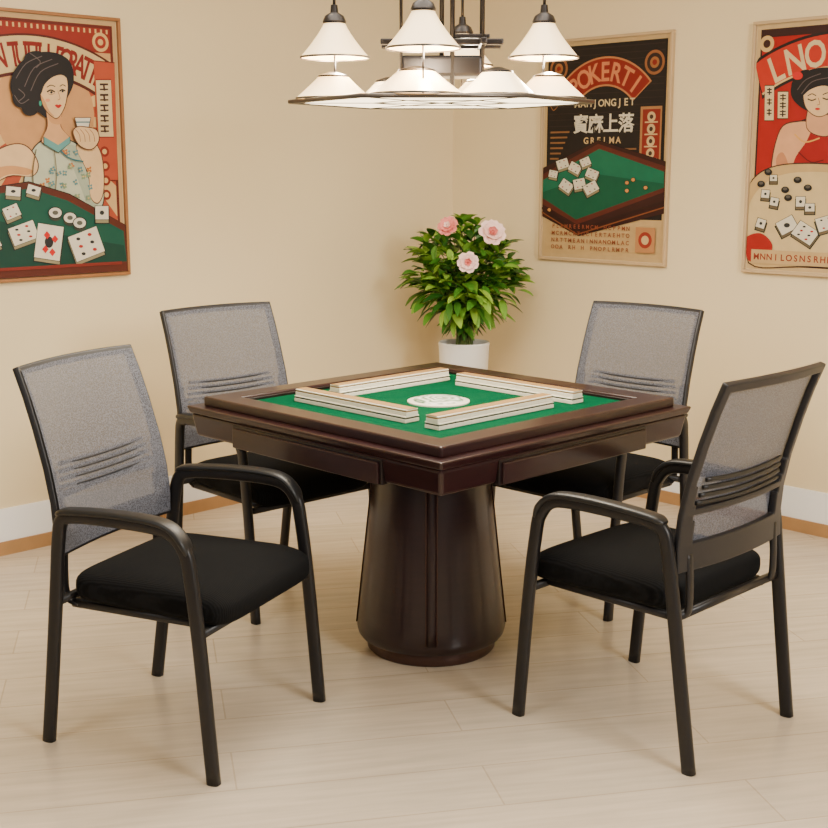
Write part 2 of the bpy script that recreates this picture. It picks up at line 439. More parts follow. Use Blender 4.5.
a.line([(40,92.6),(44,90.6),(48.5,92)],0.8,DK); a.line([(53,91.8),(56,90.2),(59,91.6)],0.8,DK)
a.line([(40,97),(44,95.2),(48,97.2)],1.3,DK); a.line([(52.5,96.4),(55.6,94.8),(58.6,96.2)],1.1,DK)
a.ell(44.4,97.4,1.3,1.2,DK); a.ell(55.8,96.5,1.1,1.1,DK); a.line([(41,98.6),(44,99.6),(47.6,98.4)],0.4,(120,70,50))
a.line([(50.8,96),(53,103),(50.6,104.8)],0.5,(160,96,66))
a.blob([(47.6,110),(49.6,108.9),(51,109.5),(52.6,108.9),(54.4,110),(51,112.6)],(186,28,32))
a.ell(40.5,105,2.4,1.6,(232,160,124)); a.ell(33,108,1.3,2.6,(60,150,130))
a.poly([(36,140),(50,148),(62,140),(62,146),(50,155),(36,147)],(110,160,156),(50,60,60),0.8)
# cup hand
a.poly([(68,122),(84,122),(81,134),(71,134)],(236,230,214),(70,50,40),1); a.line([(69,126),(83,126)],1.2,(70,120,130),False)
a.blob([(66,136),(70,131),(78,131),(90,134),(92,144),(84,152),(72,148)],SK,(90,50,36),1)
for i in range(4): a.line([(68+i*5,133),(72+i*5,138),(73+i*5,145)],0.6,(140,80,54))
# green table
a.poly([(-52,200),(-20,190),(20,184),(60,196),(120,226),(124,262),(124,274),(-52,284)],(86,38,24),(30,20,16),1)
a.poly([(-50,208),(-20,197),(20,190),(58,202),(118,232),(121,262),(60,266),(-50,272)],(18,78,62))
a.poly([(-50,226),(-10,222),(30,232),(118,246),(121,262),(60,266),(-50,272)],(10,58,46))
for t in ((-34,214,14,18,0.3,1),(-22,240,20,22,-0.4,3),(4,193,14,9,0.1,1),(24,192,13,9,0.3,1),(2,213,15,12,-0.4,2),(13,234,26,18,-0.35,3),(38,243,26,34,0.15,1),(77,245,32,26,-0.35,3),(94,214,14,13,0.0,1)):
    a.tile(t[0],t[1],t[2],t[3],t[4],nm=t[5])
for x,y in ((45,214),(60,219),(70,224)):
    a.ell(x,y+3,6.5,5,(60,60,50)); a.ell(x,y,6.5,5,(236,228,208),(30,30,26)); a.ell(x,y,3,2.2,(90,90,80))
for x,y in ((36,236),(44,240),(34,250),(41,253)): a.poly([(x,y-4),(x+3.4,y),(x,y+4),(x-3.4,y)],(196,34,30))
a.rectc(11,236,169,239,(120,44,32))
poster('framed_lady_poster',K-u*2.677+Z*2.095+nL*0.001,u,nL,a,M_fr1)

# --- poster 2 (right wall, near corner): game-table print
a=Art(quadmap(545,540,675,669,42,258,-0.092,0.07,545))
a.rectc(4,4,176,246,(206,178,132)); a.rectc(8,8,172,242,(24,19,19)); a.rectc(10,10,170,202,(30,24,23))
a.rectc(8,200,172,242,(206,176,128))
for y in range(12,110,7): a.rectc(11,y,169,y+0.8,(46,36,32))
a.ring(90,104,50,82,-50,50,(190,132,88)); a.ring(90,104,52,80,-49,49,(132,38,30))
a.arc_text('POKERTI',90,104,66,29,(214,140,98),-40,40,0.85)
for (x,y) in ((24,32),(156,32)):
    a.ring(x,y,0.1,13,0,360,(150,100,64)); a.ring(x,y,0.1,10,0,360,(44,30,27)); a.ring(x,y,0.1,6,0,360,(160,108,66)); a.ring(x,y,0.1,3,0,360,(132,38,30))
for k in range(6):
    a.line([(547+k*1.2,70+k*7),(556,74+k*7),(563-k*0.5,70+k*7)],1.0,(150,104,66))
for i in range(10): a.ch('MAHJONGJET'[i],52+i*8.5,72,11,(226,206,164))
for i,t in enumerate('寶麻上落'): a.ch(t,58+i*21,95,22,(238,228,204))
for i in range(6): a.ch('GRELMA'[i],66+i*9,113,10,(220,190,140))
a.rectc(140,78,168,156,(170,126,84)); a.rectc(143,81,166,153,(130,42,32))
for y in range(89,152,13): a.ring(154.5,y,0.1,5.4,0,360,(214,186,140)); a.ring(154.5,y,0.1,2.4,0,360,(60,40,34)); a.rectc(146,y+5,163,y+6.5,(214,186,140))
for i in range(5): a.rectc(118,122+i*5,136,124+i*5,(130,94,64))
for i in range(6): a.rectc(14,102+i*6,42-i*3,104+i*6,(140,100,66))
a.poly([(542,166),(603,139),(670,160),(669,212),(583,234),(541,214)],(52,24,20),(20,14,14),1)
a.poly([(542,172),(603,142),(669,165),(669,190),(581,223),(541,202)],(86,40,30))
a.poly([(542,178),(604,147),(667,170),(667,186),(580,218),(541,194)],(20,104,78))
a.poly([(542,190),(600,172),(667,182),(667,186),(580,218),(541,196)],(12,84,60))
for t in ((566,162,12,9,-0.3),(579,166,12,9,0.5),(556,172,9,7,0.2),(590,160,10,8,-0.4),(570,184,13,10,0.6),(584,182,12,10,-0.2),(597,172,12,9,0.4),(596,186,14,10,-0.5)):
    a.tile(*t,nm=2,th=2.5)
for x,y in ((632,181),(638,178),(632,189),(650,186),(552,208)): a.ell(x,y,1.8,1.8,(210,150,90),(20,20,20),0,0.6)
a.line([(541,206),(581,229),(669,200)],3,(44,22,18),False); a.line([(541,210),(582,233),(669,206)],1.5,(130,78,46),False)
for r in range(4):
    y=210+r*8
    for i in range(18):
        if random.random()<.85: a.ch(random.choice('LEPCATHORMNIS'),22+i*6.3,y,6.5,(140,76,54))
a.rectc(140,208,166,236,(190,140,96)); a.ring(153,222,0.1,9,0,360,(150,56,42)); a.ring(153,222,0.1,5,0,360,(220,190,140))
poster('framed_game_table_poster',K-v*0.597+Z*2.095+nR*0.001,-v,nR,a,M_fr2)

# --- poster 3 (right wall, edge of view): lady in red
a=Art(quadmap(755,745,915,905,22,272,-0.09,0.07,750))
a.rectc(4,4,176,246,(212,184,138)); a.rectc(8,8,172,242,(50,24,22)); a.rectc(10,10,170,240,(158,28,23))
a.rectc(10,10,170,16,(50,24,22))
a.ring(90,190,138,176,-34,34,(34,24,22)); a.ring(90,190,141,173,-33,33,(186,54,36)); a.ring(90,190,141,143,-33,33,(226,196,140))
a.arc_text('LNOTWIN',90,190,157,36,(228,206,162),-24,24,0.8)
a.ring(15,22,0.1,8,0,360,(224,190,130)); a.ring(15,22,0.1,4,0,360,(60,30,26))
for x,y,w,h in ((766,84,9,34),(779,90,10,26)):
    a.poly([(x,y),(x+w,y),(x+w,y+h),(x,y+h)],(232,210,166),(60,30,26),1)
    for i in range(3):
        yy=y+3+i*h/3.3; a.poly([(x+2,yy),(x+w-2,yy),(x+w-2,yy+1.2),(x+2,yy+1.2)],(50,36,32)); a.poly([(x+2,yy+3),(x+w-2,yy+3),(x+w-2,yy+4.2),(x+2,yy+4.2)],(50,36,32)); a.poly([(x+w/2-.7,yy-1),(x+w/2+.7,yy-1),(x+w/2+.7,yy+6),(x+w/2-.7,yy+6)],(50,36,32))
# lady
a.blob([(792,130),(806,118),(826,116),(850,120),(868,134),(880,170),(860,200),(800,196),(782,180),(786,160)],(150,22,24),(40,20,20),1.4)
a.blob([(782,128),(798,120),(812,122),(808,138),(796,158),(796,178),(806,196),(800,206),(784,196),(774,168)],(228,176,136),(60,30,26),1.2)
a.blob([(778,160),(784,150),(790,162),(790,180),(798,198),(786,192)],(198,140,104))
a.blob([(812,100),(832,100),(838,122),(826,134),(808,126)],(222,170,132),(60,30,26),0.8)
a.blob([(793,96),(793,82),(804,71),(822,66),(848,70),(858,88),(850,110),(838,116),(824,112),(806,108)],DK)
a.ell(797,84,5,7,DK); a.ell(806,74,7,6,DK)
a.blob([(804,92),(808,84),(820,81),(832,86),(834,98),(827,111),(817,114),(807,106)],SK,(60,30,26),0.8)
a.blob([(799,98),(801,84),(814,75),(832,77),(838,90),(824,84),(810,88)],DK)
for pts in ([(798,88),(806,78),(820,72)],[(802,92),(812,80),(828,76)]): a.line(pts,0.8,(100,86,84))
a.line([(808,94),(812,92),(816,94)],0.9,DK); a.line([(822,93),(827,91),(831,93)],0.9,DK); a.line([(808,97),(812,98.5),(816,97)],1.2,DK); a.line([(822,96),(826,97.5),(830,96)],1.2,DK)
a.line([(818,96),(819.5,102),(817,103)],0.6,(150,90,60)); a.ell(817.5,107,2.4,1.2,(196,34,32)); a.ell(798,74,5,4,(206,44,40))
a.line([(796,132),(806,140),(820,136)],1.4,(230,176,96)); a.line([(800,150),(812,160),(824,158)],1,(90,14,16)); a.line([(806,170),(816,176),(826,172)],1,(90,14,16))
# table
a.blob([(746,214),(750,186),(768,168),(800,162),(850,166),(900,186),(904,240),(880,262),(800,266),(752,262)],(206,176,126),(60,34,28),1.4)
a.blob([(750,218),(756,194),(776,176),(806,170),(850,174),(896,194),(898,232),(860,254),(800,256),(758,252)],(224,200,152))
for t in ((768,192,8,8,0.1,1),(777,200,8,8,0.2,1),(776,176,7,6,0,1),(803,200,9,10,0.0,1),(812,206,9,8,0,1),(790,224,18,14,-0.5,1),(808,232,22,16,0.6,3),(828,222,18,14,-0.3,2),(764,222,9,9,0.3,1),(850,232,16,14,0.5,3)):
    a.tile(*t[:5],nm=t[5],th=3,side=(110,96,74))
for x,y in ((788,188),(791,196),(800,178),(810,186),(771,170),(764,182)): a.ell(x,y,4,3.4,(24,22,22)); a.ell(x,y-1,2.2,1.6,(90,86,80))
a.blob([(748,238),(764,232),(776,244),(770,258),(752,260)],(158,36,28))
a.rectc(10,226,170,240,(206,176,128))
for i in range(20): a.ch(random.choice('LEPCATHORMNIS'),16+i*7.4,233,9,(140,54,40))
poster('framed_red_dress_poster',K-v*1.72+Z*2.095+nR*0.001,-v,nR,a,M_fr2)

# ------------------------------------------------------------------ mahjong table
def build_table():
    e=empty('mahjong_table',TC,ROT)
    # apron body with tapered underside
    def frustum(name,s0,z0,s1,z1,mat,bw=0.004):
        a0,a1=s0/2,s1/2
        V=[(-a0,-a0,z0),(a0,-a0,z0),(a0,a0,z0),(-a0,a0,z0),(-a1,-a1,z1),(a1,-a1,z1),(a1,a1,z1),(-a1,a1,z1)]
        o=obj_from(name,V,[(0,3,2,1),(4,5,6,7),(0,1,5,4),(1,2,6,5),(2,3,7,6),(3,0,4,7)],mat,e)
        bev(o,bw,3); return o
    frustum('apron',1.080,0.676,1.104,0.750,M_mahog,0.010)
    frustum('top_ledge',1.108,0.749,1.126,0.773,M_mahog,0.007)
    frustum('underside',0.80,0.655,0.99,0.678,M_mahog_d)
    # drawer fronts
    for k in range(4):
        an=k*math.pi/2
        d=0.5475
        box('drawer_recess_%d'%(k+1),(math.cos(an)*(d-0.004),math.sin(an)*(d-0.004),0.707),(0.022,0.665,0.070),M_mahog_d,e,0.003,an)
        box('drawer_%d'%(k+1),(math.cos(an)*(d+0.004),math.sin(an)*(d+0.004),0.704),(0.022,0.645,0.060),M_mahog,e,0.004,an)
    # frame rails around play field (mitred)
    def rail(name,o2,i2,z0,z1,mat,bw=0.004):
        V=[];Fc=[]
        for (s,z) in ((o2,z0),(o2,z1),(i2,z1),(i2,z0)):
            h=s/2; V+=[(-h,-h,z),(h,-h,z),(h,h,z),(-h,h,z)]
        for r in range(4):
            for j in range(4):
                Fc.append((r*4+j,r*4+(j+1)%4,((r+1)%4)*4+(j+1)%4,((r+1)%4)*4+j))
        o=obj_from(name,V,Fc,mat,e)
        bm=bmesh.new(); bm.from_mesh(o.data); bmesh.ops.recalc_face_normals(bm,faces=bm.faces); bm.to_mesh(o.data); bm.free()
        bev(o,bw,3); return o
    rail('rim',1.045,0.872,0.770,0.802,M_mahog,0.007)
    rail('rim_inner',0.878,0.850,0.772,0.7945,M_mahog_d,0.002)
    box('felt',(0,0,0.778),(0.865,0.865,0.016),M_felt,e)
    # centre medallion
    lathe('dice_dome_ring',[(0.0,0.786),(0.098,0.786),(0.098,0.790),(0.090,0.792),(0.0,0.792)][1:],M_tilew,e,n=48)
    md=new_mat('medallion_engraved',rgb(225,226,214),rough=0.35)
    nt=md.node_tree;b=nt.nodes['Principled BSDF'];tc=nt.nodes['Texture Coordinate']
    wv=nt.nodes.new('ShaderNodeTexWave'); wv.wave_type='RINGS'; wv.rings_direction='Z'; wv.inputs['Scale'].default_value=14; wv.inputs['Distortion'].default_value=14; wv.inputs['Detail'].default_value=2
    nt.links.new(tc.outputs['Object'],wv.inputs['Vector'])
    mx=nt.nodes.new('ShaderNodeMix');mx.data_type='RGBA';mx.inputs[6].default_value=rgb(236,236,226);mx.inputs[7].default_value=rgb(90,120,90)
    nt.links.new(wv.outputs['Fac'],mx.inputs[0]);nt.links.new(mx.outputs[2],b.inputs['Base Color'])
    lathe('medallion',[(0.080,0.791),(0.076,0.796),(0.05,0.799),(0.02,0.800),(0.004,0.800)],md,e,n=48)
    # pedestal
    loc=Matrix.Rotation(-ROT,3,'Z')@Vector((-0.022,-0.035,0))
    prof=[(0.226,0.045),(0.234,0.056),(0.238,0.075)]
    def pr(z):
        t=max(0,(z-0.075)/0.585); return 0.238-0.064*(t**1.0)
    for i in range(1,15):
        z=0.075+0.585*i/14; prof.append((pr(z),z))
    lathe('pedestal',prof,M_mahog_p,e,loc=loc,n=96)
    lathe('pedestal_plinth',[(0.200,0.0),(0.205,0.006),(0.205,0.04),(0.198,0.05)],M_groove,e,loc=loc,n=64)
    for k in range(4):
        an=-math.pi/4-math.pi/2+k*math.pi/2
        for nm,dw,w,mt,off in (('corner_strip',0,0.030,M_mahog_p,0.0015),('corner_line_a',-0.017,0.0035,M_groove,0.0025),('corner_line_b',0.017,0.0035,M_groove,0.0025)):
            V=[];Fc=[]
            for i in range(13):
                z=0.080+i/12*0.570; r=pr(z)+off
                for sgn in (-1,1):
                    da=(dw+sgn*w/2)/r
                    V.append((r*math.cos(an+da),r*math.sin(an+da),z))
            for i in range(12): Fc.append((2*i,2*i+1,2*i+3,2*i+2))
            o=obj_from('%s_%d'%(nm,k+1),V,Fc,mt,e,smooth=True); o.location=loc
            so=o.modifiers.new('s','SOLIDIFY'); so.thickness=0.003; so.offset=0
    return e
build_table()

# tile walls: individual tiles, one object
def build_tiles():
    V=[];Fc=[];I=[]
    def bx(cx,cy,z0,z1,wx,wy,ax,mi,bvl=0.0012,top=None):
        b=len(V); c,s=math.cos(ax),math.sin(ax)
        lay=((z0,-bvl),(z0+bvl,0),(z1-bvl,0),(z1,-bvl))
        for z,ins in lay:
            for sx,sy in ((-1,-1),(1,-1),(1,1),(-1,1)):
                x=sx*(wx/2+ins); y=sy*(wy/2+ins)
                V.append((cx+x*c-y*s,cy+x*s+y*c,z))
        Fc.append((b+3,b+2,b+1,b)); I.append(mi)
        for l in range(3):
            for j in range(4):
                Fc.append((b+l*4+j,b+l*4+(j+1)%4,b+(l+1)*4+(j+1)%4,b+(l+1)*4+j)); I.append(mi)
        Fc.append((b+12,b+13,b+14,b+15)); I.append(mi if top is None else top)
    n=17; tw=0.0330; half=0.318
    z=0.7863
    # pinwheel: four separate rows, each starting at a corner and leaving a gap before the next
    for k in range(4):
        an=k*math.pi/2
        for i in range(n):
            y=-half+tw/2+i*(tw+0.0004)-0.004
            for lv,dep in ((0,0.056),(1,0.046)):
                x=half-0.028
                cx=x*math.cos(an)-y*math.sin(an); cy=x*math.sin(an)+y*math.cos(an)
                z0=z+lv*0.0195
                bx(cx,cy,z0,z0+0.0115,dep,tw,an,0)
                bx(cx,cy,z0+0.0113,z0+0.0155,dep-0.003,tw-0.001,an,2 if lv==0 else 1,0.0002)
                bx(cx,cy,z0+0.0153,z0+0.0193,dep,tw,an,0)
            bx(cx,cy,z+0.0386,z+0.0399,0.046*0.80,tw+0.0004,an,1,0.0001)
    # cut away the part of each row that would run into its neighbour
    return V,Fc,I
V,Fc,I=build_tiles()
# drop the last tile stack of every row (pinwheel gap)
per=len(V)//(4*17); fper=len(Fc)//(4*17)
nV=[];nF=[];nI=[]
for k in range(4):
    for i in range(17):
        if i>=15: continue
        q=k*17+i; off=len(nV)-q*per
        nV+=V[q*per:(q+1)*per]
        for fc,mi in zip(Fc[q*fper:(q+1)*fper],I[q*fper:(q+1)*fper]):
            nF.append(tuple(x+off for x in fc)); nI.append(mi)
o=obj_from('mahjong_tile_wall',nV,nF,[M_tilew,M_tileb,M_tileg],midx=nI)
o.location=TC; o.rotation_euler=(0,0,ROT)

# ------------------------------------------------------------------ chairs
ZB=0.515
def backprof(z):
    # y of back surface at height z
    pts=[(0.43,-0.208),(0.50,-0.203),(0.58,-0.200),(0.66,-0.207),(0.75,-0.226),(0.85,-0.255),(0.93,-0.282),(1.01,-0.314)]
    for (z0,y0),(z1,y1) in zip(pts,pts[1:]):
        if z<=z1:
            t=(z-z0)/(z1-z0); return y0+(y1-y0)*t
    return pts[-1][1]
def bp(a,b,off=0.0):
    z=ZB+b*(1.005-ZB)
    hw=0.250-0.010*b
    y=backprof(z)-0.024*(1-a*a)+off
    zz=z+0.003*(1-a*a)*max(0,(b-0.8)/0.2)
    return (a*hw,y,zz)
def grid_obj(name,na,nb,a0,a1,b0,b1,off,keep,mat,e,th,smooth=True,bvl=0):
    V=[];Fc=[]
    for j in range(nb+1):
        for i in range(na+1):
            V.append(bp(a0+(a1-a0)*i/na,b0+(b1-b0)*j/nb,off))
    for j in range(nb):
        for i in range(na):
            a=a0+(a1-a0)*(i+.5)/na; b=b0+(b1-b0)*(j+.5)/nb
            if keep(a,b): Fc.append((j*(na+1)+i,j*(na+1)+i+1,(j+1)*(na+1)+i+1,(j+1)*(na+1)+i))
    o=obj_from(name,V,Fc,mat,e,smooth=smooth)
    bm=bmesh.new(); bm.from_mesh(o.data)
    loose=[q for q in bm.verts if not q.link_faces]; bmesh.ops.delete(bm,geom=loose,context='VERTS')
    bm.to_mesh(o.data); bm.free()
    if th:
        so=o.modifiers.new('s','SOLIDIFY'); so.thickness=th; so.offset=0
        if bvl: bev(o,bvl,2)
    return o
proto={}
def chair(loc,face_deg):
    e=empty('office_armchair',(loc[0],loc[1],0),math.radians(face_deg-90))
    if proto:
        for nm,(data,lo,ro,mods) in proto.items():
            o=bpy.data.objects.new(nm,data); COL.objects.link(o); o.parent=e; o.location=lo; o.rotation_euler=ro
            for t,props in mods:
                m=o.modifiers.new(t,t)
                for k2,v2 in props.items(): setattr(m,k2,v2)
        return e
    parts=[]
    for s,nm in ((-1,'left'),(1,'right')):
        # inverted-U side frame : rear leg, arm tube, front leg
        path=[(s*.246,-.274,0),(s*.250,-.243,.22),(s*.255,-.212,.45),(s*.259,-.195,.57),(s*.262,-.180,.622),(s*.265,-.14,.640),(s*.271,-.02,.646),(s*.274,.11,.644),(s*.275,.168,.630),(s*.275,.200,.592),(s*.275,.213,.54),(s*.276,.234,.36),(s*.277,.264,0)]
        parts.append(sweep('side_frame_'+nm,path,0.026,0.036,M_frame,e,side=(1,0,0),smooth=6,n=16,power=3.2))
        arm=[(s*.263,-.188,.642),(s*.265,-.15,.653),(s*.271,-.02,.662),(s*.274,.10,.661),(s*.275,.160,.650),(s*.275,.196,.620),(s*.275,.213,.585)]
        parts.append(sweep('arm_pad_'+nm,arm,0.046,0.018,M_plast,e,side=(1,0,0),smooth=6,n=16,power=3.0,wf=lambda t:min(1,0.55+4*t,0.6+3.0*(1-t))))
        # seat side rail, back bracket
        parts.append(sweep('seat_rail_'+nm,[(s*.205,-.20,.385),(s*.205,.22,.385)],0.022,0.022,M_frame,e,side=(1,0,0),smooth=1,n=12,power=3))
        parts.append(sweep('back_bracket_'+nm,[(s*.205,-.18,.382),(s*.205,-.222,.40),(s*.205,-.228,.46),(s*.205,-.222,.56)],0.026,0.014,M_frame,e,side=(1,0,0),smooth=5,n=12,power=3))
    for nm,y,hw,z in (('cross_bar_rear',-.215,.253,.400),('cross_bar_front',.230,.274,.380)):
        parts.append(sweep(nm,[(-hw,y,z),(hw,y,z)],0.022,0.022,M_frame,e,side=(0,0,1),smooth=1,n=12,power=3))
    # cushion: superellipsoid
    V=[];Fc=[];nu,nv=64,20
    def sp(c,p): return math.copysign(abs(c)**p,c)
    for j in range(nv+1):
        ph=-math.pi/2+math.pi*j/nv
        for i in range(nu):
            th=2*math.pi*i/nu
            x=0.243*sp(math.cos(ph),0.30)*sp(math.cos(th),0.25)
            y=0.243*sp(math.cos(ph),0.30)*sp(math.sin(th),0.25)
            z=0.046*sp(math.sin(ph),0.62)
            x*=1+0.03*(y/0.23)
            if z>0: z+=0.010*(1-(x/.25)**2)*(1-(y/.25)**2)
            z-=0.012*max(0,(y-0.12)/0.11)**2
            V.append((x,y+0.040,z+0.434))
    for j in range(nv):
        for i in range(nu): Fc.append((j*nu+i,j*nu+(i+1)%nu,(j+1)*nu+(i+1)%nu,(j+1)*nu+i))
    parts.append(obj_from('seat_cushion',V,Fc,M_seat,e,smooth=True))
    parts.append(box('seat_pan',(0,0.018,0.393),(0.42,0.42,0.016),M_plast,e,0.006))
    # back: frame, slats, mesh
    def keepf(a_,b_):
        side=0.90 if b_>0.5 else 0.90-0.09*min(1,(0.5-b_)/0.25)
        if abs(a_)>side: return True
        if b_>0.955 or b_<0.15: return True
        if 0.295<b_<0.33: return True
        return False
    parts.append(grid_obj('back_frame',60,90,-1,1,0,1,-0.010,keepf,M_rear,e,0.018,True,0.003))
    for i in range(4):
        b0=0.345+i*0.040
        pts=[bp(a_/10*0.80*(1-0.03*i),b0+0.012*(a_/10)**2,-0.009) for a_ in range(-10,11)]
        parts.append(sweep('lumbar_slat_%d'%(i+1),pts,0.012,0.010,M_plast,e,side=(0,0,1),smooth=1,n=10,power=3))
        pts=[bp(a_/10*0.56,b0+0.010*(a_/10)**2,0.0045) for a_ in range(-10,11)]
        parts.append(sweep('lumbar_rib_%d'%(i+1),pts,0.0055,0.004,M_rib,e,side=(0,0,1),smooth=1,n=8,power=2,wf=lambda t:max(0.3,min(1,t*8,(1-t)*8))))
    parts.append(grid_obj('back_mesh',24,40,-0.965,0.965,0.02,0.985,0.003,lambda a_,b_:True,M_mesh,e,0,True))
    for o in parts:
        mods=[]
        for m in o.modifiers:
            if m.type=='SOLIDIFY': mods.append(('SOLIDIFY',dict(thickness=m.thickness,offset=m.offset)))
            if m.type=='BEVEL': mods.append(('BEVEL',dict(width=m.width,segments=m.segments,limit_method='ANGLE',angle_limit=m.angle_limit)))
        proto[o.name]=(o.data,tuple(o.location),tuple(o.rotation_euler),mods)
    return e
chair((-.626,-.562),-24)
chair((.675,-.500),135)
chair((-.510,.60),-47)
chair((.642,.632),-134)

# ------------------------------------------------------------------ plant
def build_plant():
    P=Vector((0.238,2.15,0)); e=empty('potted_flowering_plant',P)
    lathe('tall_planter',[(0.095,0.0),(0.100,0.004),(0.104,0.20),(0.112,0.50),(0.120,0.675),(0.122,0.692),(0.118,0.698),(0.110,0.692),(0.106,0.64)],M_pot,e,n=56,cap=False)
    lathe('soil',[(0.0005,0.660),(0.06,0.662),(0.107,0.656)],M_soil,e,n=32,cap=False)
    lathe('planter_base',[(0.001,0.001),(0.095,0.001)],M_pot,e,n=32,cap=False)
    rnd=random.Random(11)
    V=[];Fc=[]
    def leaf(pos,dirv,ln,wd):
        d=dirv.normalized(); s=d.cross(Vector((rnd.uniform(-.4,.4),rnd.uniform(-.4,.4),1))).normalized(); nn=s.cross(d).normalized()
        b=len(V); N=6
        for i in range(N+1):
            t=i/N; w=wd*math.sin(math.pi*min(1,t*0.92+0.04))**0.8*(1-0.25*t)
            c=pos+d*ln*t-Vector((0,0,1))*ln*0.28*t*t
            V.append(c-s*w/2+nn*w*0.18); V.append(c); V.append(c+s*w/2+nn*w*0.18)
        for i in range(N):
            k=b+i*3; Fc.append((k,k+1,k+4,k+3)); Fc.append((k+1,k+2,k+5,k+4))
    C=Vector((0,0,0.995))
    stems=[]
    for i in range(50):
        th=rnd.uniform(0,2*math.pi); ph=math.acos(rnd.uniform(-0.25,1.0))
        r=rnd.uniform(0.70,1.0)
        tip=C+Vector((math.sin(ph)*math.cos(th)*0.27*r,math.sin(ph)*math.sin(th)*0.25*r,math.cos(ph)*0.26*r))
        base=Vector((rnd.uniform(-.04,.04),rnd.uniform(-.04,.04),0.655))
        mid=base.lerp(tip,0.45)+Vector((-(tip.x)*0.22,-(tip.y)*0.22,0.05))
        stems.append((base,mid,tip))
    sv=[];sf=[]
    for (b0,m0,t0) in stems:
        P3=catmull([b0,m0,t0],5)
        for i,p in enumerate(P3):
            k=len(sv); r=0.0042*(1-0.6*i/len(P3))
            for j in range(5):
                an=2*math.pi*j/5; sv.append(p+Vector((math.cos(an)*r,math.sin(an)*r,0)))
            if i>0:
                for j in range(5): sf.append((k-5+j,k-5+(j+1)%5,k+(j+1)%5,k+j))
        n=len(P3)
        for i in range(4,n):
            for q in range(2 if i<n-1 else 4):
                th=rnd.uniform(0,2*math.pi)
                out=(P3[i]-Vector((0,0,0.85))).normalized()
                d=(out*0.7+Vector((math.cos(th),math.sin(th),rnd.uniform(-.3,.6)))*0.9)
                leaf(P3[i],d,rnd.uniform(0.075,0.115),rnd.uniform(0.038,0.054))
    for i in range(230):
        th=rnd.uniform(0,2*math.pi); cz=rnd.uniform(-0.75,0.95); ph=math.acos(cz)
        rr=rnd.uniform(0.6,0.95); wx=0.27 if cz>-0.3 else 0.27*(1-(-0.3-cz)*0.6)
        p=C+Vector((math.sin(ph)*math.cos(th)*wx*rr,math.sin(ph)*math.sin(th)*0.25*rr,cz*0.25*rr-0.01))
        d=(p-C).normalized()+Vector((rnd.uniform(-.7,.7),rnd.uniform(-.7,.7),rnd.uniform(-.3,.5)))
        leaf(p,d,rnd.uniform(0.075,0.110),rnd.uniform(0.038,0.054))
    obj_from('stems',sv,sf,M_stem,e,smooth=True)
    obj_from('leaves',V,Fc,M_leaf,e,smooth=True)
    # flowers
    def flower(nm,c,r,axis,m1,m2):
        fv=[];ff=[];fi=[]
        ax=axis.normalized(); s=ax.cross(Vector((0,0,1))).normalized(); t=ax.cross(s)
        for ringi,(n,rr,tilt,mi) in enumerate(((7,1.0,0.25,0),(6,0.78,0.6,0),(5,0.52,1.0,1),(4,0.3,1.35,1))):
            for k in range(n):
                an=2*math.pi*(k+0.5*ringi)/n+rnd.uniform(-.12,.12)
                d=s*math.cos(an)+t*math.sin(an); w=d.cross(ax)
                b=len(fv)
                for i in range(5):
                    q=i/4; wd=r*rr*0.95*math.sin(math.pi*(0.12+0.72*q))*0.46
                    cc=c+d*(r*rr*q*math.cos(tilt*q))+ax*(r*rr*q*math.sin(tilt*0.9)+0.004*ringi)
                    fv.append(cc-w*wd+ax*wd*0.45); fv.append(cc); fv.append(cc+w*wd+ax*wd*0.45)
                for i in range(4):
                    z=b+i*3; ff.append((z,z+1,z+4,z+3)); ff.append((z+1,z+2,z+5,z+4)); fi+= [mi,mi]
        obj_from(nm,fv,ff,[m1,m2,M_yel],e,smooth=True,midx=fi)
    flower('flower_1',Vector((-0.082,-0.20,1.245)),0.050,Vector((-.3,-.8,.5)),M_pink,M_pink2)
    flower('flower_2',Vector((0.112,-0.20,1.215)),0.066,Vector((.2,-.8,.5)),M_pink2,M_pink)
    flower('flower_3',Vector((0.002,-0.31,1.095)),0.050,Vector((0,-1,.15)),M_pink2,M_pink)
build_plant()

